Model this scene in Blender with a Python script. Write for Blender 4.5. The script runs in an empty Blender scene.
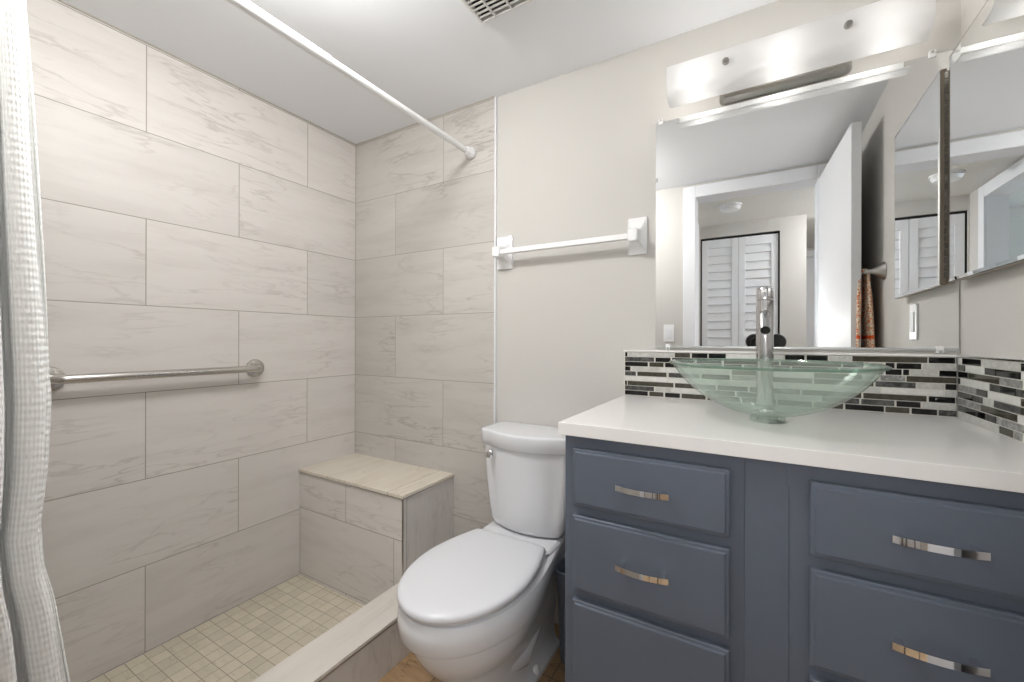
import bpy, bmesh, math, random
from mathutils import Vector, Matrix
random.seed(7)
scn = bpy.context.scene
col = scn.collection
R = math.radians

# ------------------------------------------------------------------ camera
CAM_H = 1.11
cam_d = bpy.data.cameras.new('camera_view')
cam = bpy.data.objects.new('camera_view', cam_d)
col.objects.link(cam)
cam.location = (0, 0, CAM_H)
cam_d.sensor_width = 36.0
cam_d.lens = 36.0 * 418.0 / 1024.0
cam_d.shift_y = -(341.0 - 339.8) / 1024.0
cam_d.clip_start = 0.01
cam.matrix_world = (Matrix.Translation((0, 0, CAM_H)) @ Matrix.Rotation(R(30.4), 4, 'Z')
                    @ Matrix.Rotation(R(90), 4, 'X') @ Matrix.Rotation(R(0.15), 4, 'Z'))
scn.camera = cam

# ------------------------------------------------------------------ world, exposure
w = bpy.data.worlds.new('sky'); scn.world = w
w.use_nodes = True
bg = w.node_tree.nodes['Background']
bg.inputs[0].default_value = (0.72, 0.84, 1.0, 1)
bg.inputs[1].default_value = 110.0
vs = scn.view_settings
vs.view_transform = 'Standard'; vs.look = 'None'; vs.gamma = 1; vs.use_curve_mapping = False
vs.exposure = 0.10
FILL_DOME_POWER = 66.0       # unseen ceiling fill lamp added to brighten the bathroom evenly
BULB = 27.0            # radiance of the vanity lamp's bulbs
HALL_FILL_POWER = 85.0  # unseen hall lamp added to brighten the hall and doorway
FILL_FLASH = 420.0           # fill flash added on the camera, out of sight behind the faucet

# ------------------------------------------------------------------ dimensions (metres)
XL, XR, YB, YF, ZC = -1.836, 0.447, 1.5, 0.0, 2.141
XTILE = -0.963
ZCT = 0.914

# ------------------------------------------------------------------ materials
def srgb(r, g, b):
    def f(v):
        v /= 255.0
        return v / 12.92 if v <= 0.04045 else ((v + 0.055) / 1.055) ** 2.4
    return (f(r), f(g), f(b), 1)

def mat(name, color, rough=0.5, metal=0.0, spec=0.5, bump=None, coat=0.0):
    m = bpy.data.materials.new(name); m.use_nodes = True
    nt = m.node_tree; p = nt.nodes['Principled BSDF']
    p.inputs['Base Color'].default_value = color
    p.inputs['Roughness'].default_value = rough
    p.inputs['Metallic'].default_value = metal
    p.inputs['Specular IOR Level'].default_value = spec
    p.inputs['Coat Weight'].default_value = coat
    if bump:
        scale, strength, dist = bump
        tc = nt.nodes.new('ShaderNodeNewGeometry')
        n = nt.nodes.new('ShaderNodeTexNoise'); n.inputs['Scale'].default_value = scale
        n.inputs['Detail'].default_value = 3
        b = nt.nodes.new('ShaderNodeBump'); b.inputs['Strength'].default_value = strength
        b.inputs['Distance'].default_value = dist
        nt.links.new(tc.outputs['Position'], n.inputs['Vector'])
        nt.links.new(n.outputs[0], b.inputs['Height'])
        nt.links.new(b.outputs[0], p.inputs['Normal'])
    return m

def marble(name, axis_u, off_u, off_v, tile_w, tile_h, base, vein, grout, veins=1.0, offset=0.5, mortar=0.0016,
           rough=0.5, base_var=0.05, vein_scale=1.0):
    """Large veined tiles; axis_u picks the world axis that runs along the courses."""
    m = bpy.data.materials.new(name); m.use_nodes = True
    nt = m.node_tree; L = nt.links.new; N = nt.nodes.new
    p = nt.nodes['Principled BSDF']; p.inputs['Roughness'].default_value = rough
    g = N('ShaderNodeNewGeometry'); s = N('ShaderNodeSeparateXYZ'); L(g.outputs['Position'], s.inputs[0])
    c = N('ShaderNodeCombineXYZ')
    def add(src, k):
        a = N('ShaderNodeMath'); a.operation = 'ADD'; L(src, a.inputs[0]); a.inputs[1].default_value = k
        return a.outputs[0]
    u = s.outputs['XYZ'.index(axis_u[0])]; v = s.outputs['XYZ'.index(axis_u[1])]
    L(add(u, off_u), c.inputs[0]); L(add(v, off_v), c.inputs[1])
    br = N('ShaderNodeTexBrick')
    br.offset = offset; br.offset_frequency = 2; br.squash = 1
    br.inputs['Scale'].default_value = 1
    br.inputs['Brick Width'].default_value = tile_w; br.inputs['Row Height'].default_value = tile_h
    br.inputs['Mortar Size'].default_value = mortar; br.inputs['Mortar Smooth'].default_value = 0.3
    br.inputs['Color1'].default_value = (0, 0, 0, 1); br.inputs['Color2'].default_value = (1, 1, 1, 1)
    br.inputs['Mortar'].default_value = (0.5, 0.5, 0.5, 1)
    L(c.outputs[0], br.inputs['Vector'])
    # per tile offset of the vein pattern
    mul = N('ShaderNodeVectorMath'); mul.operation = 'SCALE'; mul.inputs[3].default_value = 17.0
    L(br.outputs['Color'], mul.inputs[0])
    addv = N('ShaderNodeVectorMath'); addv.operation = 'ADD'
    L(c.outputs[0], addv.inputs[0]); L(mul.outputs[0], addv.inputs[1])
    mp = N('ShaderNodeMapping'); mp.inputs['Rotation'].default_value = (0, 0, R(14))
    mp.inputs['Scale'].default_value = (0.9 * vein_scale, 5.5 * vein_scale, 1)
    L(addv.outputs[0], mp.inputs['Vector'])
    n1 = N('ShaderNodeTexNoise'); n1.inputs['Scale'].default_value = 1.5; n1.inputs['Detail'].default_value = 7
    n1.inputs['Roughness'].default_value = 0.5; n1.inputs['Distortion'].default_value = 0.35
    L(mp.outputs[0], n1.inputs['Vector'])
    # thin ridges where the noise crosses 0.5
    sb = N('ShaderNodeMath'); sb.operation = 'SUBTRACT'; L(n1.outputs[0], sb.inputs[0]); sb.inputs[1].default_value = 0.5
    ab = N('ShaderNodeMath'); ab.operation = 'ABSOLUTE'; L(sb.outputs[0], ab.inputs[0])
    mr = N('ShaderNodeMapRange'); mr.inputs[1].default_value = 0.0; mr.inputs[2].default_value = 0.013
    mr.inputs[3].default_value = 0.62; mr.inputs[4].default_value = 0.0; L(ab.outputs[0], mr.inputs[0])
    # veins fade in and out
    n2 = N('ShaderNodeTexNoise'); n2.inputs['Scale'].default_value = 3.4 * vein_scale; n2.inputs['Detail'].default_value = 2
    L(addv.outputs[0], n2.inputs['Vector'])
    mr2 = N('ShaderNodeMapRange'); mr2.inputs[1].default_value = 0.42; mr2.inputs[2].default_value = 0.68; L(n2.outputs[0], mr2.inputs[0])
    mp2 = N('ShaderNodeMapping'); mp2.inputs['Rotation'].default_value = (0, 0, R(-17)); mp2.inputs['Location'].default_value = (3.1, 7.7, 0)
    mp2.inputs['Scale'].default_value = (1.3 * vein_scale, 7.5 * vein_scale, 1); L(addv.outputs[0], mp2.inputs['Vector'])
    n4 = N('ShaderNodeTexNoise'); n4.inputs['Scale'].default_value = 1.7; n4.inputs['Detail'].default_value = 5
    n4.inputs['Roughness'].default_value = 0.55; n4.inputs['Distortion'].default_value = 0.2; L(mp2.outputs[0], n4.inputs['Vector'])
    s4 = N('ShaderNodeMath'); s4.operation = 'SUBTRACT'; L(n4.outputs[0], s4.inputs[0]); s4.inputs[1].default_value = 0.52
    a4 = N('ShaderNodeMath'); a4.operation = 'ABSOLUTE'; L(s4.outputs[0], a4.inputs[0])
    m4 = N('ShaderNodeMapRange'); m4.inputs[1].default_value = 0.0; m4.inputs[2].default_value = 0.022
    m4.inputs[3].default_value = 0.5; m4.inputs[4].default_value = 0.0; L(a4.outputs[0], m4.inputs[0])
    mxx = N('ShaderNodeMath'); mxx.operation = 'MAXIMUM'; L(mr.outputs[0], mxx.inputs[0]); L(m4.outputs[0], mxx.inputs[1])
    mm = N('ShaderNodeMath'); mm.operation = 'MULTIPLY'; L(mxx.outputs[0], mm.inputs[0]); L(mr2.outputs[0], mm.inputs[1])
    # soft streaky clouding
    n3 = N('ShaderNodeTexNoise'); n3.inputs['Scale'].default_value = 2.6; n3.inputs['Detail'].default_value = 8
    n3.inputs['Roughness'].default_value = 0.65; L(mp.outputs[0], n3.inputs['Vector'])
    mr3 = N('ShaderNodeMapRange'); mr3.inputs[1].default_value = 0.45; mr3.inputs[2].default_value = 0.75
    mr3.inputs[3].default_value = 0.0; mr3.inputs[4].default_value = 0.30; L(n3.outputs[0], mr3.inputs[0])
    ms = N('ShaderNodeMath'); ms.operation = 'ADD'; L(mm.outputs[0], ms.inputs[0]); L(mr3.outputs[0], ms.inputs[1])
    mv = N('ShaderNodeMath'); mv.operation = 'MULTIPLY'; L(ms.outputs[0], mv.inputs[0]); mv.inputs[1].default_value = veins
    mv.use_clamp = True
    mx = N('ShaderNodeMix'); mx.data_type = 'RGBA'
    mx.inputs[6].default_value = base; mx.inputs[7].default_value = vein; L(mv.outputs[0], mx.inputs[0])
    # slight tone per tile
    bw = N('ShaderNodeSeparateColor'); L(br.outputs['Color'], bw.inputs[0])
    mrt = N('ShaderNodeMapRange'); mrt.inputs[3].default_value = 1 - base_var; mrt.inputs[4].default_value = 1 + base_var
    L(bw.outputs[0], mrt.inputs[0])
    sc = N('ShaderNodeVectorMath'); sc.operation = 'SCALE'; L(mx.outputs[2], sc.inputs[0]); L(mrt.outputs[0], sc.inputs[3])
    mg = N('ShaderNodeMix'); mg.data_type = 'RGBA'; mg.inputs[7].default_value = grout
    L(br.outputs['Fac'], mg.inputs[0]); L(sc.outputs[0], mg.inputs[6])
    L(mg.outputs[2], p.inputs['Base Color'])
    bp = N('ShaderNodeBump'); bp.inputs['Strength'].default_value = 0.4; bp.inputs['Distance'].default_value = 0.001
    inv = N('ShaderNodeMath'); inv.operation = 'SUBTRACT'; inv.inputs[0].default_value = 1; L(br.outputs['Fac'], inv.inputs[1])
    L(inv.outputs[0], bp.inputs['Height']); L(bp.outputs[0], p.inputs['Normal'])
    return m

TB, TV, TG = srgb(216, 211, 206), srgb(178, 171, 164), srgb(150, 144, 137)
M = {}
M['tile_left'] = marble('veined_tile_side', 'YZ', 0.605 * 4 - 0.61, -0.018 + 0.302 * 3, 0.605, 0.302, TB, TV, TG)
M['tile_back_shaded'] = marble('veined_tile_end_shaded', 'XZ', 0.605 * 4 + 1.24, -0.018 + 0.302 * 3, 0.605, 0.302, srgb(194, 190, 184), srgb(153, 147, 141), TG, veins=1.15)  # same tile in darker colours, painting in the grazing light on this wall
M['tile_bench_front'] = marble('veined_tile_bench', 'XZ', 0.605 * 4 + 1.51, -0.33 + 0.302 * 5, 0.605, 0.302, TB, TV, TG, offset=0.53)
M['tile_bench_side'] = marble('veined_tile_plain', 'ZY', 8.1, 8.3, 1.6, 1.9, TB, TV, TG)
M['tile_top'] = marble('veined_slab', 'YX', 6.0, 1.257 + 0.605 * 6, 2.0, 0.605, srgb(216, 208, 194), srgb(182, 168, 148), TG, veins=1.3)
M['tile_curb'] = marble('veined_curb', 'YX', 0.605 * 4 - 0.92, 1.4, 0.605, 0.9, srgb(214, 208, 200), srgb(182, 172, 162), TG, veins=0.7)
M['shower_mosaic'] = marble('beige_mosaic', 'XY', 1.844 + 0.0508 * 6, 5.08 + 0.004, 0.0508, 0.0508, srgb(206, 197, 178), srgb(168, 155, 132),
                            srgb(150, 138, 118), veins=0.85, offset=0.0, mortar=0.0013, base_var=0.07, vein_scale=3.0, rough=0.45)
M['floor_tile'] = marble('brown_floor_tile', 'XY', 5.2, 5.35, 0.33, 0.33, srgb(172, 142, 108), srgb(112, 84, 58), srgb(126, 106, 84),
                         veins=1.6, offset=0.0, mortar=0.003, base_var=0.06, vein_scale=3.5, rough=0.45)
M['wall'] = mat('warm_white_paint', srgb(203, 200, 195), 0.75, bump=(230, 0.35, 0.002))
M['ceiling'] = mat('ceiling_paint', srgb(238, 240, 243), 0.9, bump=(150, 0.1, 0.001))
M['popcorn'] = mat('textured_ceiling_paint', srgb(226, 225, 220), 0.95, bump=(120, 0.9, 0.006))
M['white_trim'] = mat('white_gloss_paint', srgb(232, 233, 236), 0.6)
M['white_plastic'] = mat('white_plastic', srgb(238, 238, 238), 0.3)
M['porcelain'] = mat('white_porcelain', srgb(224, 225, 228), 0.12, coat=0.3)
M['seat_plastic'] = mat('toilet_seat_plastic', srgb(219, 220, 224), 0.28)
M['ceramic'] = mat('white_ceramic', srgb(240, 240, 241), 0.12)
M['chrome'] = mat('chrome', (0.82, 0.82, 0.83, 1), 0.06, 1.0)
M['faucet'] = mat('polished_nickel', (0.60, 0.60, 0.61, 1), 0.10, 1.0)
M['steel'] = mat('brushed_steel', (0.56, 0.54, 0.51, 1), 0.24, 1.0)
M['nickel'] = mat('brushed_nickel', (0.46, 0.45, 0.43, 1), 0.28, 1.0)
M['bronze'] = mat('bronze_cabinet_side', srgb(150, 137, 122), 0.45, 0.3)
M['vanity'] = mat('slate_blue_paint', srgb(93, 101, 114), 0.48)
M['quartz'] = mat('white_quartz', srgb(236, 234, 232), 0.18)
M['mirror'] = mat('mirror_silver', (0.90, 0.91, 0.91, 1), 0.0, 1.0)
M['mirror_edge'] = mat('mirror_edge', srgb(196, 198, 198), 0.25, 0.3)
M['dark'] = mat('gap_shade_dark', srgb(26, 26, 27), 0.8)  # near-black that colours in the shade of vent and closet gaps
M['black'] = mat('black_rubber', srgb(18, 18, 19), 0.5)
M['slat'] = mat('vent_plastic', srgb(214, 213, 210), 0.45)
M['grout'] = mat('white_grout', srgb(214, 211, 204), 0.6)
M['bin'] = mat('slate_blue_plastic', srgb(96, 104, 118), 0.45)
M['ring'] = mat('soft_grey_caulk', srgb(176, 170, 160), 0.7)

def mosaic_mat(name, c1, c2, rough, scale=60):
    m = bpy.data.materials.new(name); m.use_nodes = True
    nt = m.node_tree; L = nt.links.new; N = nt.nodes.new
    p = nt.nodes['Principled BSDF']; p.inputs['Roughness'].default_value = rough
    g = N('ShaderNodeNewGeometry'); n = N('ShaderNodeTexNoise'); n.inputs['Scale'].default_value = scale
    n.inputs['Detail'].default_value = 5; n.inputs['Distortion'].default_value = 1.5
    L(g.outputs['Position'], n.inputs['Vector'])
    mr = N('ShaderNodeMapRange'); mr.inputs[1].default_value = 0.4; mr.inputs[2].default_value = 0.65
    L(n.outputs[0], mr.inputs[0])
    mx = N('ShaderNodeMix'); mx.data_type = 'RGBA'; mx.inputs[6].default_value = c1; mx.inputs[7].default_value = c2
    L(mr.outputs[0], mx.inputs[0]); L(mx.outputs[2], p.inputs['Base Color'])
    return m
MOS = {
    'k': mosaic_mat('black_glass_tile', srgb(14, 14, 14), srgb(22, 22, 23), 0.08),
    'o': mosaic_mat('olive_glass_tile', srgb(62, 60, 50), srgb(78, 75, 64), 0.1),
    'd': mosaic_mat('dark_stone_tile', srgb(46, 46, 45), srgb(96, 96, 94), 0.35),
    'g': mosaic_mat('grey_stone_tile', srgb(120, 119, 116), srgb(170, 169, 166), 0.4),
    'l': mosaic_mat('light_stone_tile', srgb(186, 185, 180), srgb(204, 203, 199), 0.35),
    'w': mosaic_mat('white_stone_tile', srgb(214, 213, 208), srgb(224, 223, 219), 0.3),
}

def glass_mat(name, face, edge, milk):
    """Thin tinted glass: clear head-on, greener and more reflective at a grazing angle, slightly milky."""
    m = bpy.data.materials.new(name); m.use_nodes = True
    nt = m.node_tree; nt.nodes.remove(nt.nodes['Principled BSDF']); L = nt.links.new; N = nt.nodes.new
    lw = N('ShaderNodeLayerWeight'); lw.inputs[0].default_value = 0.35
    tint = N('ShaderNodeMix'); tint.data_type = 'RGBA'; tint.inputs[6].default_value = face; tint.inputs[7].default_value = edge
    L(lw.outputs['Facing'], tint.inputs[0])
    t = N('ShaderNodeBsdfTransparent'); L(tint.outputs[2], t.inputs[0])
    d = N('ShaderNodeBsdfDiffuse'); d.inputs[0].default_value = srgb(228, 238, 228)
    g = N('ShaderNodeBsdfGlossy'); g.inputs['Roughness'].default_value = 0.02
    lf = N('ShaderNodeLayerWeight'); lf.inputs[0].default_value = 0.5
    pw = N('ShaderNodeMath'); pw.operation = 'POWER'; L(lf.outputs['Facing'], pw.inputs[0]); pw.inputs[1].default_value = 4.0
    fr = N('ShaderNodeMath'); fr.operation = 'MULTIPLY_ADD'; L(pw.outputs[0], fr.inputs[0]); fr.inputs[1].default_value = 0.6; fr.inputs[2].default_value = 0.035
    a = N('ShaderNodeMixShader'); a.inputs[0].default_value = milk; L(t.outputs[0], a.inputs[1]); L(d.outputs[0], a.inputs[2])
    b = N('ShaderNodeMixShader'); L(fr.outputs[0], b.inputs[0]); L(a.outputs[0], b.inputs[1]); L(g.outputs[0], b.inputs[2])
    L(b.outputs[0], nt.nodes['Material Output'].inputs[0])
    return m
M['rim_glass'] = glass_mat('green_rim_glass', (0.62, 0.80, 0.71, 1), (0.22, 0.42, 0.34, 1), 0.15)
M['bowl_glass'] = glass_mat('green_tinted_glass', (0.978, 0.99, 0.982, 1), (0.80, 0.90, 0.84, 1), 0.10)

def frosted():
    m = bpy.data.materials.new('frosted_lamp_glass'); m.use_nodes = True
    nt = m.node_tree; nt.nodes.remove(nt.nodes['Principled BSDF']); L = nt.links.new; N = nt.nodes.new
    tr = N('ShaderNodeBsdfTranslucent'); tr.inputs[0].default_value = (0.92, 0.92, 0.92, 1)
    df = N('ShaderNodeBsdfDiffuse'); df.inputs[0].default_value = (0.9, 0.9, 0.9, 1)
    gl = N('ShaderNodeBsdfGlossy'); gl.inputs['Roughness'].default_value = 0.15
    a = N('ShaderNodeMixShader'); a.inputs[0].default_value = 0.5
    b = N('ShaderNodeMixShader'); b.inputs[0].default_value = 0.05
    L(tr.outputs[0], a.inputs[1]); L(df.outputs[0], a.inputs[2]); L(a.outputs[0], b.inputs[1]); L(gl.outputs[0], b.inputs[2])
    L(b.outputs[0], nt.nodes['Material Output'].inputs[0])
    return m
M['frosted'] = frosted()

def emis(name, color, strength):
    m = bpy.data.materials.new(name); m.use_nodes = True
    p = m.node_tree.nodes['Principled BSDF']
    p.inputs['Base Color'].default_value = (1, 1, 1, 1)
    p.inputs['Emission Color'].default_value = color
    p.inputs['Emission Strength'].default_value = strength
    return m
M['bulb'] = emis('lit_bulb', (1.0, 0.97, 0.93, 1), BULB)
M['dome'] = emis('lit_fill_dome', (1.0, 0.99, 0.975, 1), FILL_DOME_POWER)
M['hall_fill'] = emis('lit_hall_fill', (0.98, 0.985, 1.0, 1), HALL_FILL_POWER)

M['flash'] = emis('lit_fill_flash', (1.0, 0.985, 0.96, 1), FILL_FLASH)
def pane_mat():
    m = bpy.data.materials.new('window_pane'); m.use_nodes = True
    nt = m.node_tree; nt.nodes.remove(nt.nodes['Principled BSDF']); L = nt.links.new
    t = nt.nodes.new('ShaderNodeBsdfTransparent'); t.inputs[0].default_value = (0.95, 0.98, 0.98, 1)
    g = nt.nodes.new('ShaderNodeBsdfGlossy'); g.inputs['Roughness'].default_value = 0.02
    f = nt.nodes.new('ShaderNodeFresnel'); f.inputs[0].default_value = 1.45
    mx = nt.nodes.new('ShaderNodeMixShader'); L(f.outputs[0], mx.inputs[0]); L(t.outputs[0], mx.inputs[1]); L(g.outputs[0], mx.inputs[2])
    L(mx.outputs[0], nt.nodes['Material Output'].inputs[0])
    return m
M['pane'] = pane_mat()

def curtain_mat():
    m = bpy.data.materials.new('white_waffle_cloth'); m.use_nodes = True
    nt = m.node_tree; L = nt.links.new; N = nt.nodes.new
    p = nt.nodes['Principled BSDF']; p.inputs['Roughness'].default_value = 0.85
    p.inputs['Base Color'].default_value = srgb(250, 250, 248)
    p.inputs['Subsurface Weight'].default_value = 0.0
    uv = N('ShaderNodeUVMap'); uv.uv_map = 'cloth'
    v = N('ShaderNodeSeparateXYZ'); L(uv.outputs[0], v.inputs[0])
    def wave(o, k):
        a = N('ShaderNodeMath'); a.operation = 'MULTIPLY'; L(o, a.inputs[0]); a.inputs[1].default_value = k
        b = N('ShaderNodeMath'); b.operation = 'SINE'; L(a.outputs[0], b.inputs[0])
        return b.outputs[0]
    mu = N('ShaderNodeMath'); mu.operation = 'ADD'
    L(wave(v.outputs[0], 2 * math.pi / 0.0125), mu.inputs[0]); L(wave(v.outputs[1], 2 * math.pi / 0.0125), mu.inputs[1])
    bp = N('ShaderNodeBump'); bp.inputs['Strength'].default_value = 0.45; bp.inputs['Distance'].default_value = 0.0009
    L(mu.outputs[0], bp.inputs['Height']); L(bp.outputs[0], p.inputs['Normal'])
    return m
M['curtain'] = curtain_mat()

def towel_mat():
    m = bpy.data.materials.new('orange_print_cloth'); m.use_nodes = True
    nt = m.node_tree; L = nt.links.new; N = nt.nodes.new
    p = nt.nodes['Principled BSDF']; p.inputs['Roughness'].default_value = 0.9
    g = N('ShaderNodeNewGeometry'); s = N('ShaderNodeSeparateXYZ'); L(g.outputs['Position'], s.inputs[0])
    n = N('ShaderNodeTexVoronoi'); n.inputs['Scale'].default_value = 110; L(g.outputs['Position'], n.inputs['Vector'])
    r = N('ShaderNodeValToRGB'); L(n.outputs['Distance'], r.inputs[0])
    r.color_ramp.elements[0].position = 0.30; r.color_ramp.elements[0].color = srgb(226, 118, 64)
    r.color_ramp.elements[1].position = 0.55; r.color_ramp.elements[1].color = srgb(238, 222, 198)
    # band near the hem
    wv = N('ShaderNodeMath'); wv.operation = 'SUBTRACT'; L(s.outputs[2], wv.inputs[0]); wv.inputs[1].default_value = 1.125
    ab = N('ShaderNodeMath'); ab.operation = 'ABSOLUTE'; L(wv.outputs[0], ab.inputs[0])
    lt = N('ShaderNodeMath'); lt.operation = 'LESS_THAN'; L(ab.outputs[0], lt.inputs[0]); lt.inputs[1].default_value = 0.007
    mx = N('ShaderNodeMix'); mx.data_type = 'RGBA'; mx.inputs[7].default_value = srgb(236, 96, 40)
    L(lt.outputs[0], mx.inputs[0]); L(r.outputs[0], mx.inputs[6]); L(mx.outputs[2], p.inputs['Base Color'])
    return m
M['towel'] = towel_mat()

# ------------------------------------------------------------------ mesh helpers
def link(name, bm, m, parent=None, smooth=False, mats=None):
    me = bpy.data.meshes.new(name)
    bmesh.ops.recalc_face_normals(bm, faces=bm.faces[:])
    bm.to_mesh(me); bm.free()
    for mm in (mats or [m]): me.materials.append(mm)
    if smooth:
        for p in me.polygons: p.use_smooth = True
    o = bpy.data.objects.new(name, me); col.objects.link(o)
    if parent is not None: o.parent = parent
    return o

def smooth_by_angle(o, ang=35):
    me = o.data
    bm = bmesh.new(); bm.from_mesh(me)
    for f in bm.faces: f.smooth = True
    for e in bm.edges:
        e.smooth = len(e.link_faces) == 2 and e.calc_face_angle(0) < R(ang)
    bm.to_mesh(me); bm.free()
    return o

def add_box(bm, x0, x1, y0, y1, z0, z1, bev=0.0, seg=2, mi=0):
    v = [bm.verts.new((x, y, z)) for x in (x0, x1) for y in (y0, y1) for z in (z0, z1)]
    idx = [(0, 1, 3, 2), (4, 6, 7, 5), (0, 4, 5, 1), (2, 3, 7, 6), (0, 2, 6, 4), (1, 5, 7, 3)]
    fs = [bm.faces.new([v[i] for i in q]) for q in idx]
    for f in fs: f.material_index = mi
    if bev > 0:
        es = list({e for f in fs for e in f.edges})
        r = bmesh.ops.bevel(bm, geom=es, offset=bev, segments=seg, affect='EDGES', profile=0.5)
        for f in r['faces']: f.material_index = mi
    return v

def box(name, x0, x1, y0, y1, z0, z1, m, parent=None, bev=0.0, seg=2):
    bm = bmesh.new(); add_box(bm, x0, x1, y0, y1, z0, z1, bev, seg)
    o = link(name, bm, m, parent)
    if bev > 0: smooth_by_angle(o, 22)
    return o

def add_loft(bm, rings, cap0=True, cap1=True, mi=0):
    vs_ = [[bm.verts.new(p) for p in r] for r in rings]
    n = len(vs_[0])
    for a, b in zip(vs_[:-1], vs_[1:]):
        for i in range(n):
            f = bm.faces.new((a[i], a[(i + 1) % n], b[(i + 1) % n], b[i])); f.material_index = mi
    if cap0: bm.faces.new(vs_[0][::-1]).material_index = mi
    if cap1: bm.faces.new(vs_[-1]).material_index = mi

def add_tube(bm, pts, r, n=16, cap=True, mi=0):
    """Tube along a list of points; r is a number or a list."""
    pts = [Vector(p) for p in pts]
    rs = r if isinstance(r, (list, tuple)) else [r] * len(pts)
    up = None; rings = []
    for i, p in enumerate(pts):
        t = (pts[min(i + 1, len(pts) - 1)] - pts[max(i - 1, 0)]).normalized()
        if up is None:
            up = Vector((0, 0, 1)) if abs(t.z) < 0.9 else Vector((1, 0, 0))
        a = t.cross(up).normalized(); b = a.cross(t).normalized(); up = b
        rings.append([p + (a * math.cos(2 * math.pi * k / n) + b * math.sin(2 * math.pi * k / n)) * rs[i] for k in range(n)])
    add_loft(bm, rings, cap, cap, mi)

def tube(name, pts, r, m, parent=None, n=16):
    bm = bmesh.new(); add_tube(bm, pts, r, n)
    return smooth_by_angle(link(name, bm, m, parent), 40)

def add_lathe(bm, prof, origin, axis='Z', n=32, mi=0, closed=False):
    """prof = [(radius, height)] turned about an axis through origin."""
    o = Vector(origin)
    def P(r, h, a):
        c_, s_ = math.cos(a) * r, math.sin(a) * r
        return o + {'Z': Vector((c_, s_, h)), 'Y': Vector((c_, h, s_)), 'X': Vector((h, c_, s_))}[axis]
    rings = []
    for r, h in prof:
        if r < 1e-6: rings.append([bm.verts.new(P(0, h, 0))])
        else: rings.append([bm.verts.new(P(r, h, 2 * math.pi * k / n)) for k in range(n)])
    pairs = list(zip(rings[:-1], rings[1:]))
    if closed: pairs.append((rings[-1], rings[0]))
    for a, b in pairs:
        for i in range(n):
            j = (i + 1) % n
            if len(a) == 1 and len(b) == 1: continue
            if len(a) == 1: f = bm.faces.new((a[0], b[j], b[i]))
            elif len(b) == 1: f = bm.faces.new((a[i], a[j], b[0]))
            else: f = bm.faces.new((a[i], a[j], b[j], b[i]))
            f.material_index = mi

def lathe(name, prof, origin, m, parent=None, axis='Z', n=32, ang=40, closed=False):
    bm = bmesh.new(); add_lathe(bm, prof, origin, axis, n, 0, closed)
    return smooth_by_angle(link(name, bm, m, parent), ang)

def thing(name, label, cat, loc=(0, 0, 0), group=None):
    o = bpy.data.objects.new(name, None); col.objects.link(o)
    o.empty_display_size = 0.05
    o['label'] = label; o['category'] = cat
    if group: o['group'] = group
    o['at'] = 0; del o['at']
    o.location = loc
    return o

def settle(root):
    """Children are modelled in world coordinates; move them under the root's own location."""
    bpy.context.view_layer.update()
    for c in root.children:
        c.matrix_parent_inverse = Matrix.Translation(-Vector(root.location))

def tag(o, label, cat, group=None):
    o['label'] = label; o['category'] = cat
    if group: o['group'] = group
    return o

def struct(o):
    o['kind'] = 'structure'; return o

# ------------------------------------------------------------------ room shell
T = 0.1
YH = -0.12                       # hall side of the door wall
DX0, DX1, DZ = -0.352, 0.300, 2.05
HX = -0.457                       # left wall of the hall
HY = -1.17                       # closet wall of the hall
struct(box('floor', XL - T, 1.5, -2.8, YB + T, -0.08, 0.0, M['floor_tile']))
struct(box('ceiling', XL - T, XR + T, YF, YB + T, ZC, ZC + 0.08, M['ceiling']))
struct(box('wall_left', XL - T, XL, YH, YB + T, 0, ZC, M['tile_left']))
struct(box('wall_back', XL, XR + T, YB, YB + T, 0, ZC, M['wall']))
struct(box('wall_shower_end', XL, XTILE, YB - 0.010, YB, 0.0, ZC, M['tile_back_shaded']))
struct(box('wall_right', XR, XR + T, YH, YB, 0, ZC, M['wall']))
bm = bmesh.new()
add_box(bm, XL, DX0 - 0.02, YH, YF, 0, ZC)
add_box(bm, DX1 + 0.02, XR, YH, YF, 0, ZC)
add_box(bm, DX0 - 0.02, DX1 + 0.02, YH, YF, DZ + 0.02, ZC)
struct(link('wall_front', bm, M['wall']))
struct(box('trim_1', XTILE, XTILE + 0.008, YB - 0.011, YB, 0.0, ZC, M['white_trim'], bev=0.002))
struct(box('floor_shower', XL, -1.20, YF, YB - 0.01, 0.0, 0.015, M['shower_mosaic']))
# caulk lines in the shower corners
bm = bmesh.new()
add_box(bm, XL, XL + 0.004, YF, YB - 0.012, ZC - 0.004, ZC)
add_box(bm, XL, XTILE, YB - 0.014, YB - 0.010, ZC - 0.004, ZC)
add_box(bm, XL, XL + 0.003, YB - 0.013, YB - 0.010, 0.5, ZC)
struct(link('trim_2', bm, M['ring']))

# door casing and jamb
bm = bmesh.new()
for yy0, yy1 in ((YF, YF + 0.014), (YH - 0.014, YH)):
    cs = 0.075
    add_box(bm, DX0 - cs, DX0, yy0, yy1, 0, DZ + cs, 0.003)
    add_box(bm, DX1, DX1 + cs, yy0, yy1, 0, DZ + cs, 0.003)
    add_box(bm, DX0, DX1, yy0, yy1, DZ, DZ + cs, 0.003)
add_box(bm, DX0 - 0.02, DX0, YH, YF, 0, DZ)
add_box(bm, DX1, DX1 + 0.02, YH, YF, 0, DZ)
add_box(bm, DX0 - 0.02, DX1 + 0.02, YH, YF, DZ, DZ + 0.02)
struct(link('trim_3', bm, M['white_trim']))

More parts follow.
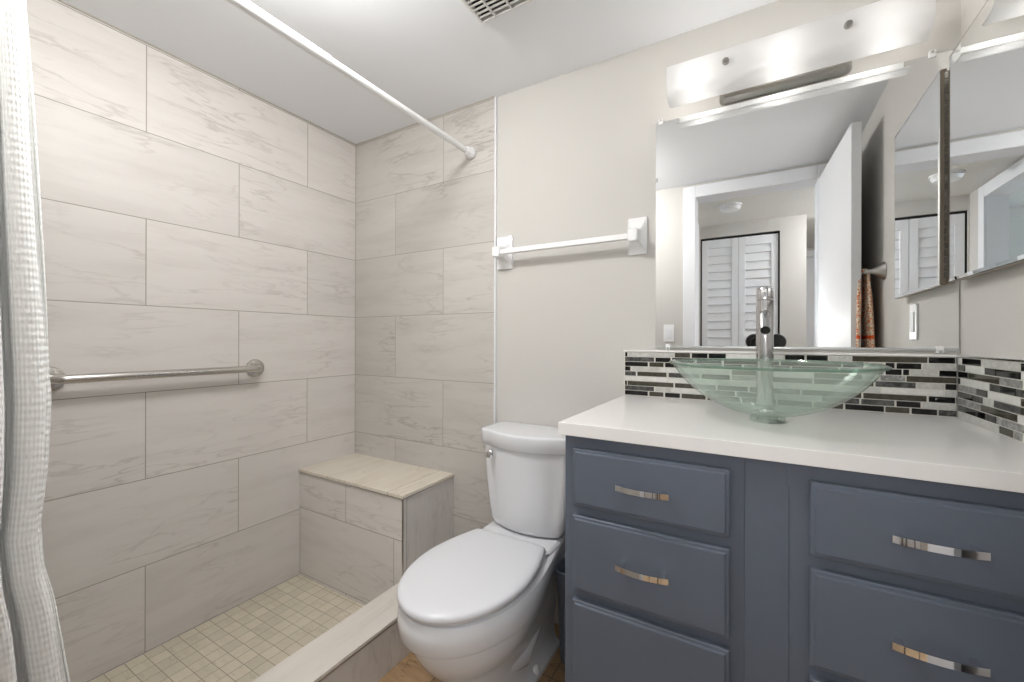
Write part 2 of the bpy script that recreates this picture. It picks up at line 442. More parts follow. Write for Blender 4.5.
# open bathroom door, hinged on the right jamb
dl = box('door_1', 0, 0.70, -0.035, 0, 0.012, 2.042, M['white_trim'], bev=0.002)
struct(dl)
kb = bmesh.new()
for s in (1, -1):
    y0 = 0.0 if s > 0 else -0.035
    add_lathe(kb, [(0, y0), (0.032, y0), (0.032, y0 + s * 0.006), (0.012, y0 + s * 0.010), (0.012, y0 + s * 0.014)], (0.63, 0, 0.95), 'Y', 24)
    add_lathe(kb, [(0.011, y0 + s * 0.010), (0.022, y0 + s * 0.018), (0.027, y0 + s * 0.027), (0.020, y0 + s * 0.036), (0, y0 + s * 0.038)], (0.63, 0, 0.95), 'Y', 24)
kn = smooth_by_angle(link('door_handle', kb, M['nickel'], dl))
dl.location = (0.302, 0.018, 0)
dl.rotation_euler = (0, 0, R(86.5))

# ------------------------------------------------------------------ hall beyond the doorway (seen in the mirrors)
struct(box('ceiling_hall', HX - 3.0, 1.5, -2.8, YF - 0.0005, ZC + 0.0, ZC + 0.08, M['popcorn']))
CLX0, CLX1, CLZ = -0.450, 0.163, 2.035
bm = bmesh.new()
add_box(bm, HX - T, CLX0, HY - T, HY, 0, ZC)
add_box(bm, CLX1, 0.345, HY - T, HY, 0, ZC)
add_box(bm, CLX0, CLX1, HY - T, HY, CLZ, ZC)
add_box(bm, HX, 0.345, HY - 0.7, HY - 0.62, 0, ZC)
struct(link('wall_hall_back', bm, M['wall']))
# left hall wall with a second doorway
SD0, SD1 = -0.92, -0.20          # opening along Y
bm = bmesh.new()
add_box(bm, HX - T, HX, HY, SD0 - 0.02, 0, ZC)
add_box(bm, HX - T, HX, SD1 + 0.02, YH, 0, ZC)
add_box(bm, HX - T, HX, SD0 - 0.02, SD1 + 0.02, DZ + 0.02, ZC)
struct(link('wall_hall_left', bm, M['wall']))
bm = bmesh.new()
for xx0, xx1 in ((HX, HX + 0.014),):
    add_box(bm, xx0, xx1, SD0 - 0.08, SD0, 0, DZ + 0.08, 0.003)
    add_box(bm, xx0, xx1, SD1, SD1 + 0.07, 0, DZ + 0.08, 0.003)
    add_box(bm, xx0, xx1, SD0, SD1, DZ, DZ + 0.08, 0.003)
add_box(bm, HX - T, HX, SD0 - 0.02, SD0, 0, DZ)
add_box(bm, HX - T, HX, SD1, SD1 + 0.02, 0, DZ)
add_box(bm, HX - T, HX, SD0, SD1, DZ, DZ + 0.02)
struct(link('trim_4', bm, M['white_trim']))
# side room with a window
struct(box('wall_side_room_back', HX - 3.0, HX - T, -1.81, -1.71, 0, ZC, M['wall']))
bm = bmesh.new()
WX = HX - 3.0
add_box(bm, WX - T, WX, -1.81, -1.55, 0, ZC)
add_box(bm, WX - T, WX, -0.35, YH, 0, ZC)
add_box(bm, WX - T, WX, -1.55, -0.35, 0, 0.7)
add_box(bm, WX - T, WX, -1.55, -0.35, 1.98, ZC)
struct(link('wall_side_room_left', bm, M['wall']))
struct(box('wall_side_room_front', WX, XL, YH - 0.001, YH + T, 0, ZC, M['wall']))
wf = bmesh.new()
add_box(wf, WX - 0.07, WX - 0.02, -1.55, -1.50, 0.7, 1.98); add_box(wf, WX - 0.07, WX - 0.02, -0.40, -0.35, 0.7, 1.98)
add_box(wf, WX - 0.07, WX - 0.02, -1.50, -0.40, 0.7, 0.75); add_box(wf, WX - 0.07, WX - 0.02, -1.50, -0.40, 1.93, 1.98)
add_box(wf, WX - 0.06, WX - 0.03, -1.50, -0.40, 1.32, 1.36)
wo = struct(link('window_1', wf, M['white_trim']))
box('window_pane', WX - 0.05, WX - 0.045, -1.50, -0.40, 0.75, 1.93, M['pane'], wo)
struct(box('floor_side_room', WX - T, XL - T, -1.81, YH + T, -0.08, 0.0, M['floor_tile']))
# right part of the hall and the room far behind
struct(box('wall_hall_right', 1.4, 1.5, -2.8, YH, 0, ZC, M['wall']))
struct(box('wall_hall_front', XR + T, 1.4, YH, YF, 0, ZC, M['wall']))
struct(box('wall_far', HX, 1.4, -2.8, -2.7, 0, ZC, M['wall']))
struct(box('wall_far_left', HX - T, HX, -2.8, HY - 0.1, 0, ZC, M['wall']))
fd = struct(box('door_2', 0.42, 1.10, -2.70, -2.665, 0.01, 2.03, M['white_trim'], bev=0.003))
lathe('door_handle', [(0, 0), (0.03, 0), (0.03, 0.008), (0.012, 0.012), (0.012, 0.03), (0.026, 0.042), (0.026, 0.055), (0.0, 0.062)], (0.49, -2.665, 1.0), M['bronze'], fd, 'Y', 20)
bm = bmesh.new()
add_box(bm, 0.34, 0.41, -2.70, -2.68, 0, 2.11, 0.003); add_box(bm, 1.11, 1.18, -2.70, -2.68, 0, 2.11, 0.003)
add_box(bm, 0.41, 1.11, -2.70, -2.68, 2.04, 2.11, 0.003)
struct(link('trim_5', bm, M['white_trim']))

# louvred bifold closet door
cl = thing('bifold_door', 'white two-panel louvered bifold closet door in the hall, seen in the mirror', 'closet door', ((CLX0 + CLX1) / 2, HY - 0.03, 0))
half = (CLX1 - CLX0 - 0.030) / 2
for k in range(2):
    x0 = CLX0 + 0.013 + k * (half + 0.004); x1 = x0 + half
    y0, y1 = HY - 0.045, HY - 0.015
    bm = bmesh.new()
    add_box(bm, x0, x0 + 0.05, y0, y1, 0.02, 2.015, 0.002); add_box(bm, x1 - 0.05, x1, y0, y1, 0.02, 2.015, 0.002)
    for z0, z1 in ((0.02, 0.17), (0.98, 1.06), (1.94, 2.015)):
        add_box(bm, x0 + 0.05, x1 - 0.05, y0, y1, z0, z1)
    for za, zb in ((0.17, 0.98), (1.06, 1.94)):
        n = int((zb - za) / 0.069); st = (zb - za) / n
        for i in range(n):
            z = za + i * st
            p = [(y0 + 0.012, z + st + 0.004), (y0 + 0.018, z + st + 0.004), (y1 - 0.002, z + 0.004), (y1 - 0.006, z + 0.001)]
            a = [bm.verts.new((x0 + 0.05, q[0], q[1])) for q in p]; b = [bm.verts.new((x1 - 0.05, q[0], q[1])) for q in p]
            for q in range(4): bm.faces.new((a[q], a[(q + 1) % 4], b[(q + 1) % 4], b[q]))
    link('louvered_panel', bm, M['white_trim'], cl)
bm = bmesh.new()
add_box(bm, CLX0 + 0.0005, CLX1 - 0.0005, HY - 0.05, HY - 0.018, 2.018, 2.034)
add_box(bm, CLX0 + 0.0005, CLX0 + 0.012, HY - 0.05, HY - 0.018, 0.0, 2.018); add_box(bm, CLX1 - 0.012, CLX1 - 0.0005, HY - 0.05, HY - 0.018, 0.0, 2.018)
link('gap_shade_strips', bm, M['dark'], cl)  # near-black strips paint the shade in the gaps around the panels
settle(cl)

sm = thing('smoke_detector', 'round white smoke detector on the hall ceiling above the closet door, seen in the mirror', 'smoke detector', (-0.18, -0.60, ZC))
lathe('detector_base', [(0, ZC), (0.080, ZC), (0.080, ZC - 0.010), (0, ZC - 0.010)], (-0.18, -0.60, 0), M['white_plastic'], sm)
lathe('detector_cover', [(0, ZC - 0.010), (0.070, ZC - 0.010), (0.074, ZC - 0.020), (0.062, ZC - 0.040), (0.03, ZC - 0.045), (0, ZC - 0.045)], (-0.18, -0.60, 0), M['white_plastic'], sm)
settle(sm)

def fill_dome_light(label, x, y, r, m):  # unseen dome lamps added as fill, shaped like ceiling fittings
    t = thing('fill_light', label, 'ceiling light', (x, y, ZC))
    lathe('base_ring', [(r * 0.2, ZC), (r, ZC), (r + 0.006, ZC - 0.006), (r, ZC - 0.018), (r * 0.92, ZC - 0.018), (r * 0.92, ZC - 0.004), (r * 0.2, ZC - 0.004)], (x, y, 0), M['white_plastic'], t, closed=True)
    pr = [(r * 0.91 * math.cos(a), ZC - 0.016 - 0.11 * math.sin(a)) for a in [R(q) for q in range(0, 90, 10)]] + [(0, ZC - 0.126)]
    lathe('lamp_shade', pr, (x, y, 0), m, t)
    settle(t); return t
fill_dome_light('unseen round fill light added on the ceiling over the toilet side of the bathroom', -0.90, 0.50, 0.14, M['dome'])
fill_dome_light('unseen round fill light added on the hall ceiling', 0.85, -0.9, 0.14, M['hall_fill'])

# ------------------------------------------------------------------ shower
# bench
XB, YBF, ZB = -1.174, 1.174, 0.508
bench = thing('shower_bench', 'tiled corner bench with a beige marble slab seat in the shower', 'bench', ((XL + XB) / 2, 1.33, 0.015))
YE = YB - 0.010
bm = bmesh.new(); add_box(bm, XL + 0.001, XB - 0.004, YBF + 0.004, YE - 0.001, 0.015, ZB - 0.012)
for f in bm.faces:
    c_ = f.calc_center_median()
    f.material_index = 1 if c_.x > XB - 0.01 else 0
link('bench_body', bm, None, bench, mats=[M['tile_bench_front'], M['tile_bench_side']])
bm = bmesh.new(); add_box(bm, XL + 0.001, XB, YBF, YE - 0.001, ZB - 0.0115, ZB)
link('seat_slab', bm, M['tile_top'], bench)
bm = bmesh.new()
add_box(bm, XL + 0.001, XB + 0.001, YBF - 0.0015, YBF + 0.0005, ZB - 0.014, ZB - 0.011)
add_box(bm, XB - 0.0005, XB + 0.0015, YBF, YE - 0.002, ZB - 0.014, ZB - 0.011)
add_box(bm, XB - 0.004, XB + 0.0002, YBF - 0.001, YBF + 0.004, 0.17, ZB - 0.012)
link('edge_trim', bm, M['steel'], bench)
settle(bench)
# curb
CX0, CX1, CZ = -1.200, -1.055, 0.165
curb = thing('shower_curb', 'long low tiled shower curb between the shower floor and the toilet', 'curb', ((CX0 + CX1) / 2, 0.75, 0))
bm = bmesh.new(); add_box(bm, CX0 + 0.004, CX1 - 0.004, YF + 0.001, YBF + 0.002, 0, CZ - 0.011); add_box(bm, XB - 0.003, CX1 - 0.004, YBF + 0.002, YE - 0.001, 0, CZ - 0.011)
link('curb_body', bm, M['tile_bench_side'], curb)
bm = bmesh.new(); add_box(bm, CX0, CX1, YF + 0.001, YBF + 0.003, CZ - 0.0105, CZ); add_box(bm, XB - 0.003, CX1, YBF + 0.003, YE - 0.001, CZ - 0.0105, CZ)
link('top_slab', bm, M['tile_curb'], curb)
box('edge_trim', CX1 - 0.003, CX1 + 0.0012, YF + 0.001, YE - 0.001, CZ - 0.014, CZ - 0.0095, M['nickel'], curb)
settle(curb)

# grab bar
gb = thing('grab_bar', 'brushed steel grab bar on the long marble shower wall', 'grab bar', (XL, 0.66, 0.988))
xb = XL + 0.052
pts = []
ya, yb_ = 0.377, 0.975
for k in range(7):
    a = R(90 * k / 6); pts.append((XL + 0.004 + (xb - XL - 0.004 - 0.03) + 0.03 * math.sin(a), ya + 0.03 * (1 - math.cos(a)), 0.988))
pts = [(XL + 0.004, ya, 0.988)] + pts
pts += [(p[0], ya + yb_ - p[1], 0.988) for p in reversed(pts)]
tube('bar', pts, 0.0135, M['steel'], gb, 20)
for yy in (ya, yb_):
    lathe('flange', [(0, 0), (0.036, 0), (0.038, 0.003), (0.036, 0.009), (0.024, 0.013), (0.018, 0.014), (0.016, 0.02), (0, 0.02)], (XL + 0.0005, yy, 0.988), M['steel'], gb, 'X', 28)
settle(gb)

# curtain rod
rod = thing('shower_curtain_rod', 'white tension shower curtain rod running across under the ceiling', 'curtain rod', (-1.08, 0.75, 1.924))
tube('rod_tube', [(-1.08, YF + 0.02, 1.924), (-1.08, 0.78, 1.924)], 0.0145, M['white_plastic'], rod, 20)
tube('inner_rod_tube', [(-1.08, 0.76, 1.924), (-1.08, YE - 0.03, 1.924)], 0.0125, M['white_plastic'], rod, 20)
for s, y in ((1, YE), (-1, YF)):
    lathe('end_cap', [(0, y), (0.023, y), (0.0255, y - s * 0.006), (0.0255, y - s * 0.012), (0.022, y - s * 0.022), (0.017, y - s * 0.034), (0.0165, y - s * 0.045), (0, y - s * 0.045)],
          (-1.08, 0, 1.924), M['white_plastic'], rod, 'Y', 28)
settle(rod)

# curtain, gathered at the near end of the rod
prof = [(1.93, 0.19), (1.691, 0.197), (1.524, 0.207), (1.178, 0.221), (1.0, 0.2265), (0.88, 0.224), (0.775, 0.216), (0.70, 0.223), (0.641, 0.235), (0.482, 0.253), (0.2, 0.285), (0.06, 0.29)]
def edge_y(z):
    for (z0, y0), (z1, y1) in zip(prof[:-1], prof[1:]):
        if z1 <= z <= z0: return y0 + (y1 - y0) * (z0 - z) / (z0 - z1)
    return prof[-1][1]
bm = bmesh.new()
NU, NV = 220, 70
uvl = bm.loops.layers.uv.new('cloth')
grid = []
for j in range(NV + 1):
    z = 1.895 + (0.19 - 1.895) * j / NV
    ye = edge_y(z)
    row = []
    amp = 0.017 + 0.014 * j / NV
    for i in range(NU + 1):
        s = i / NU
        ph = s * 2 * math.pi * 4.6
        y = 0.020 + (ye - 0.020) * (s + 0.035 * math.sin(2 * ph + 0.7))
        if s > 0.9: y = y * 1.0
        x = -1.078 + amp * math.cos(ph + 0.25 * math.sin(j * 0.11)) * (1 - 0.25 * math.sin(s * 7))
        x += 0.006 * math.sin(j * 0.17 + s * 9)
        row.append((bm.verts.new((x, min(y, ye + 0.001), z)), s * 1.75, z))
    grid.append(row)
for j in range(NV):
    for i in range(NU):
        q = [grid[j][i], grid[j][i + 1], grid[j + 1][i + 1], grid[j + 1][i]]
        f = bm.faces.new([a[0] for a in q]); f.smooth = True
        for lp, a in zip(f.loops, q): lp[uvl].uv = (a[1], a[2])
ct = bpy.data.meshes.new('shower_curtain'); bm.to_mesh(ct); bm.free(); ct.materials.append(M['curtain'])
curt = thing('shower_curtain', 'white waffle-weave shower curtain gathered at the left edge of the picture', 'shower curtain', (-1.078, 0.12, 0.19))
co = bpy.data.objects.new('curtain_cloth', ct); col.objects.link(co); co.parent = curt
md = co.modifiers.new('thickness', 'SOLIDIFY'); md.thickness = 0.0025
for k in range(5):
    y = 0.04 + 0.032 * k
    bm = bmesh.new()
    add_tube(bm, [(-1.08 + 0.023 * math.sin(2 * math.pi * q / 20), y, 1.916 + 0.027 * math.cos(2 * math.pi * q / 20)) for q in range(21)], 0.0022, 8, False)
    link('curtain_ring', bm, M['white_plastic'], curt, smooth=True)
settle(curt)

# ceiling vent
vt = thing('ceiling_vent', 'white exhaust vent grille with dark slots on the ceiling', 'vent', (-0.674, 0.98, ZC))
vx0, vx1, vy0, vy1, vz = -0.762, -0.585, 0.86, 1.105, ZC - 0.020
bm = bmesh.new()
fw = 0.007
add_box(bm, vx0, vx0 + fw, vy0, vy1, vz, ZC, 0.001); add_box(bm, vx1 - fw, vx1, vy0, vy1, vz, ZC, 0.001)
add_box(bm, vx0 + fw, vx1 - fw, vy0, vy0 + fw, vz, ZC, 0.001); add_box(bm, vx0 + fw, vx1 - fw, vy1 - fw, vy1, vz, ZC, 0.001)
for (a0, b0, a1, b1) in ((vx0, vy0, vx0, vy1), (vx1, vy0, vx1, vy1), (vx0, vy0, vx1, vy0), (vx0, vy1, vx1, vy1)):
    def out(x, y, k): return (x + (k if x > -0.67 else -k), y + (k if y > 0.98 else -k))
    g = 0.016; p0, p1 = out(a0, b0, g), out(a1, b1, g); i0, i1 = out(a0, b0, -0.004), out(a1, b1, -0.004)
    q = [bm.verts.new(v) for v in ((a0, b0, vz + 0.002), (a1, b1, vz + 0.002), (*p1, ZC), (*p0, ZC), (*i0, ZC), (*i1, ZC))]
    bm.faces.new((q[0], q[1], q[2], q[3])); bm.faces.new((q[3], q[2], q[5], q[4])); bm.faces.new((q[4], q[5], q[1], q[0]))
link('vent_frame', bm, M['slat'], vt)
ns = 14
bm = bmesh.new()
for i in range(1, ns):
    y = vy0 + fw + (vy1 - vy0 - 2 * fw) * i / ns
    add_box(bm, vx0 + fw, vx1 - fw, y - 0.0028, y + 0.0028, vz, vz + 0.0035)
for f_ in (0.30, 0.64):
    x = vx0 + (vx1 - vx0) * f_
    add_box(bm, x - 0.003, x + 0.003, vy0 + fw, vy1 - fw, vz - 0.001, vz + 0.0035)
link('vent_slats', bm, M['slat'], vt)
box('vent_shade_sheet', vx0 + fw, vx1 - fw, vy0 + fw, vy1 - fw, ZC - 0.004, ZC - 0.001, M['dark'], vt)  # dark sheet above the slats stands for the shade inside the vent
settle(vt)

# ------------------------------------------------------------------ white ceramic towel bar on the back wall
tb = thing('towel_bar', 'white ceramic towel bar on the painted wall above the toilet', 'towel bar', (-0.64, YB, 1.46))
def post(x0, x1, z0, z1):
    cx_ = (x0 + x1) / 2; zb_ = 1.466
    rings = []
    hw, hh = (x1 - x0) / 2, (z1 - z0) / 2; zc_ = (z0 + z1) / 2
    for t_, dy in ((0, 0), (0, 0.006), (0.03, 0.010), (0.25, 0.013), (0.55, 0.019), (0.8, 0.029), (0.95, 0.042), (1.0, 0.056), (1.0, 0.076), (0.93, 0.079)):
        if t_ <= 1.0:
            k = t_
        a = hw + (0.0165 - hw) * k; b = hh + (0.021 - hh) * k; zc2 = zc_ + (zb_ + 0.001 - zc_) * k
        if dy == 0.079: a, b = 0.0145, 0.019
        rings.append([(cx_ + sx * a, YB - dy, zc2 + sz * b) for sx, sz in ((-1, -1), (1, -1), (1, 1), (-1, 1))])
    bm = bmesh.new(); add_loft(bm, rings)
    es = [e for e in bm.edges if abs(e.verts[0].co.y - e.verts[1].co.y) > 1e-5 or e.calc_face_angle(0) > R(50)]
    bmesh.ops.bevel(bm, geom=es, offset=0.0025, segments=2, affect='EDGES')
    return smooth_by_angle(link('bar_post', bm, M['ceramic'], tb), 40)
post(-0.950, -0.876, 1.405, 1.542); post(-0.398, -0.332, 1.412, 1.542)
bm = bmesh.new()
h = 0.0095
rr = [[(x, YB - 0.060 + dy, 1.466 + dz) for dy, dz in ((-h, -h), (h, -h), (h, h), (-h, h))] for x in (-0.905, -0.372)]
add_loft(bm, rr); bmesh.ops.bevel(bm, geom=bm.edges[:], offset=0.001, segments=2, affect='EDGES')
link('bar', bm, M['white_plastic'], tb)
settle(tb)

# ------------------------------------------------------------------ toilet
TX = -0.738
to = thing('toilet', 'white two-piece toilet with the lid down between the shower and the vanity', 'toilet', (TX, 1.15, 0))
def egg(yf, yb, hw, z, n=40, hb=None, p=2.0, ymid=0.45):
    """Outline seen from above: yf = front tip, yb = back; hb = half width of the straight back edge."""
    pts = []
    ym = yb + (yf - yb) * ymid
    for k in range(n):
        a = 2 * math.pi * k / n
        sx, sy = math.sin(a), math.cos(a)          # sy=1 -> front
        q = abs(sx) ** (2 / p) * (1 if sx > 0 else -1); r_ = abs(sy) ** (2 / p)
        if sy >= 0: pts.append((TX + hw * q, ym + (yf - ym) * r_, z))
        else:
            rb = abs(sy) ** (0.72)
            hx = hw * (abs(sx) ** (0.55)) * (1 if sx > 0 else -1) if hb is None else None
            if hb is not None:
                kx = hb / hw
                xx = (kx + (1 - kx) * (1 - abs(sy) ** 2.2)) * hw * (1 if sx > 0 else -1) * min(1, abs(sx) / 0.32) 
                pts.append((TX + xx, ym + (yb - ym) * min(1, abs(sy) ** 1.0 * 1.05), z))
            else:
                pts.append((TX + hx, ym + (yb - ym) * rb, z))
    return pts
# bowl and pedestal in one surface, (front y, back y, half width, height, exponent)
secs = [
    (0.915, 1.405, 0.126, 0.000, 2.5), (0.915, 1.405, 0.126, 0.014, 2.5), (0.927, 1.400, 0.110, 0.030, 2.4),
    (0.930, 1.395, 0.105, 0.060, 2.3), (0.925, 1.392, 0.106, 0.110, 2.2), (0.908, 1.392, 0.115, 0.150, 2.1), (0.875, 1.395, 0.134, 0.190, 2.05),
    (0.846, 1.400, 0.150, 0.225, 2.0), (0.824, 1.405, 0.162, 0.260, 2.0), (0.812, 1.410, 0.167, 0.295, 2.0), (0.812, 1.412, 0.165, 0.319, 2.0),
    (0.783, 1.415, 0.188, 0.321, 2.0), (0.779, 1.42, 0.191, 0.327, 2.0), (0.778, 1.425, 0.191, 0.360, 2.0), (0.780, 1.43, 0.190, 0.380, 2.0),
    (0.788, 1.43, 0.184, 0.392, 2.0), (0.802, 1.425, 0.172, 0.396, 2.0)]
bm = bmesh.new()
def bowl_ring(yf, yb, hw, z, p):
    pts = []; n = 56
    ym = 1.06 if z > 0.2 else 1.18
    back_hw = min(hw, 0.112 + max(0, z - 0.20) * 0.16) if z > 0.16 else hw * 0.98
    for k in range(n):
        a = 2 * math.pi * k / n; sx, sy = math.sin(a), math.cos(a)
        sg = 1 if sx >= 0 else -1
        if sy >= 0:
            pts.append((TX + hw * sg * abs(sx) ** (2 / p), ym + (yf - ym) * sy ** (2 / p), z))
        else:
            t_ = abs(sy)
            f_ = t_ ** 1.0
            prog = min(1.0, f_ / 0.86)
            s_ = prog * prog * (3 - 2 * prog)
            halfw = hw + (back_hw - hw) * s_
            if f_ < 0.86: pts.append((TX + sg * halfw, ym + (yb - ym) * prog, z))
            else: pts.append((TX + sg * halfw * abs(sx) / math.sqrt(1 - 0.86 ** 2), yb, z))
    return pts
add_loft(bm, [bowl_ring(*s[:4], s[4]) for s in secs])
bw_ = smooth_by_angle(link('toilet_bowl', bm, M['porcelain'], to), 38)
# trapway bulge and deck behind the bowl
bm = bmesh.new()
for s in (1, -1):
    add_tube(bm, [(TX + s * 0.040, 1.02, 0.16), (TX + s * 0.062, 1.10, 0.12), (TX + s * 0.074, 1.17, 0.105), (TX + s * 0.070, 1.24, 0.14), (TX + s * 0.066, 1.30, 0.19), (TX + s * 0.062, 1.34, 0.14), (TX + s * 0.058, 1.35, 0.06)], [0.03, 0.045, 0.048, 0.046, 0.046, 0.045, 0.04], 20)
smooth_by_angle(link('trapway', bm, M['porcelain'], to), 60)
bm = bmesh.new(); add_box(bm, TX - 0.150, TX + 0.150, 1.235, 1.470, 0.368, 0.410, 0.016, 4)
for v in bm.verts:
    if v.co.z < 0.40: v.co.x = TX + (v.co.x - TX) * 0.80
smooth_by_angle(link('tank_deck', bm, M['porcelain'], to), 60)
# seat and lid
def lid_ring(z, ins=0.0, yf=0.776, yb=1.248, hw=0.181, hb=0.142):
    pts = []; n = 64
    ym = 1.035
    yf += ins; yb -= ins; hw -= ins; hb -= ins
    m_ = n // 2
    for k in range(m_ + 1):                     # right side round the front to the left
        a = math.pi * k / m_
        pts.append((TX + hw * math.cos(a), ym + (yf - ym) * math.sin(a) ** 0.97, z))
    rc = 0.016; ye_ = yb - rc; left = []
    for k in range(1, 14):
        t_ = k / 13; s_ = t_ ** 1.7
        left.append((hw + (hb - hw) * s_, ym + (ye_ - ym) * t_))
    for k in range(1, 7):
        a = R(90 * k / 6); left.append((hb - rc * (1 - math.cos(a)), ye_ + rc * math.sin(a)))
    pts += [(TX - x, y, z) for x, y in left]
    for k in range(1, 6): pts.append((TX + (2 * k / 6 - 1) * (hb - rc), yb + 0.004 * math.sin(math.pi * k / 6), z))
    pts += [(TX + x, y, z) for x, y in reversed(left)]
    return pts
bm = bmesh.new()
add_loft(bm, [lid_ring(0.396, 0.016), lid_ring(0.398, 0.012), lid_ring(0.402, 0.011), lid_ring(0.406, 0.013), lid_ring(0.408, 0.020)])
smooth_by_angle(link('toilet_seat', bm, M['seat_plastic'], to), 60)
bm = bmesh.new()
add_loft(bm, [lid_ring(0.4085, 0.010), lid_ring(0.4095, 0.002), lid_ring(0.414, -0.001), lid_ring(0.423, 0.000), lid_ring(0.428, 0.004), lid_ring(0.431, 0.011), lid_ring(0.4325, 0.025), lid_ring(0.434, 0.07)])
smooth_by_angle(link('toilet_lid', bm, M['seat_plastic'], to), 70)
# tank
def tank_ring(z, hw, yf, yb, bow, rc, cx_=TX + 0.010):
    pts = []
    n = 14
    for k in range(n + 1):                       # bowed front, left to right
        t_ = -1 + 2 * k / n
        x = cx_ + t_ * (hw - rc)
        pts.append((x, yf + bow * (t_ * t_), z))
    y_c = yf + bow
    for k in range(1, 6):
        a = R(90 * k / 6); pts.append((cx_ + hw - rc + rc * math.sin(a), y_c + rc * 0.9 * (1 - math.cos(a)), z))
    pts.append((cx_ + hw, y_c + rc, z)); pts.append((cx_ + hw, yb - 0.02, z)); pts.append((cx_ + hw - 0.02, yb, z))
    pts.append((cx_ - hw + 0.02, yb, z)); pts.append((cx_ - hw, yb - 0.02, z)); pts.append((cx_ - hw, y_c + rc, z))
    for k in range(5, 0, -1):
        a = R(90 * k / 6); pts.append((cx_ - hw + rc - rc * math.sin(a), y_c + rc * 0.9 * (1 - math.cos(a)), z))
    return pts
bm = bmesh.new()
TS = [(0.4105, 0.100, 1.335, 1.455, 0.016, 0.02), (0.413, 0.118, 1.315, 1.468, 0.02, 0.025), (0.421, 0.137, 1.302, 1.475, 0.024, 0.03), (0.442, 0.151, 1.295, 1.480, 0.028, 0.035),
      (0.49, 0.162, 1.290, 1.484, 0.032, 0.04), (0.60, 0.175, 1.286, 1.487, 0.036, 0.04), (0.70, 0.183, 1.281, 1.49, 0.040, 0.04), (0.7185, 0.187, 1.280, 1.49, 0.040, 0.04)]
add_loft(bm, [tank_ring(*t_) for t_ in TS])
smooth_by_angle(link('tank', bm, M['porcelain'], to), 55)
bm = bmesh.new()
add_loft(bm, [tank_ring(0.7165, 0.190, 1.274, 1.492, 0.042, 0.045), tank_ring(0.7195, 0.193, 1.270, 1.493, 0.042, 0.045), tank_ring(0.765, 0.195, 1.268, 1.494, 0.042, 0.046),
              tank_ring(0.769, 0.194, 1.269, 1.493, 0.042, 0.046), tank_ring(0.7715, 0.191, 1.272, 1.490, 0.042, 0.044), tank_ring(0.7725, 0.180, 1.284, 1.48, 0.040, 0.04)])
smooth_by_angle(link('tank_lid', bm, M['porcelain'], to), 60)
# flush lever
fl = lathe('flush_lever', [(0, 0), (0.015, 0), (0.017, -0.004), (0.015, -0.012), (0.010, -0.016), (0, -0.016)], (-0.852, 1.300, 0.690), M['chrome'], to, 'Y', 20)
bm = bmesh.new(); add_box(bm, -0.860, -0.842, 1.276, 1.284, 0.676, 0.702, 0.003, 3)
link('lever_arm', bm, M['chrome'], fl, smooth=True)
for s in (1, -1):
    lathe('bolt_cap', [(0.0135, 0.016), (0.0135, 0.030), (0.009, 0.038), (0, 0.040)], (TX + s * 0.112, 1.225, 0), M['white_plastic'], to, 'Z', 18)
settle(to)

# wastebasket behind, between toilet and vanity
wb = thing('wastebasket', 'slim slate-blue wastebasket on the floor between toilet and vanity', 'wastebasket', (-0.515, 1.38, 0))
bm = bmesh.new()
def rr_ring(x0, x1, y0, y1, z, rc=0.03):
    pts = []
    for cx_, cy_, a0 in ((x1 - rc, y1 - rc, 0), (x0 + rc, y1 - rc, 90), (x0 + rc, y0 + rc, 180), (x1 - rc, y0 + rc, 270)):
        for k in range(5): a = R(a0 + 90 * k / 4); pts.append((cx_ + rc * math.cos(a), cy_ + rc * math.sin(a), z))
    return pts
add_loft(bm, [rr_ring(-0.592, -0.438, 1.325, 1.445, 0.0), rr_ring(-0.602, -0.428, 1.315, 1.455, 0.30), rr_ring(-0.606, -0.424, 1.311, 1.459, 0.315),
              rr_ring(-0.602, -0.428, 1.315, 1.455, 0.318), rr_ring(-0.597, -0.433, 1.320, 1.450, 0.30), rr_ring(-0.589, -0.441, 1.328, 1.442, 0.01)])
smooth_by_angle(link('bin_body', bm, M['bin'], wb), 50)
settle(wb)

# ------------------------------------------------------------------ vanity
VX0, VX1, VYF = -0.402, XR - 0.001, 0.943
van = thing('vanity_cabinet', 'slate-blue bathroom vanity cabinet with flat drawers and arched chrome pulls', 'vanity', ((VX0 + VX1) / 2, 1.22, 0))
bm = bmesh.new()
add_box(bm, VX0, VX1, VYF, YB - 0.001, 0.09, 0.884, 0.0012, 1)
add_box(bm, VX0 + 0.01, VX1, VYF + 0.06, YB - 0.001, 0.0, 0.09)
link('cabinet_body', bm, M['vanity'], van)
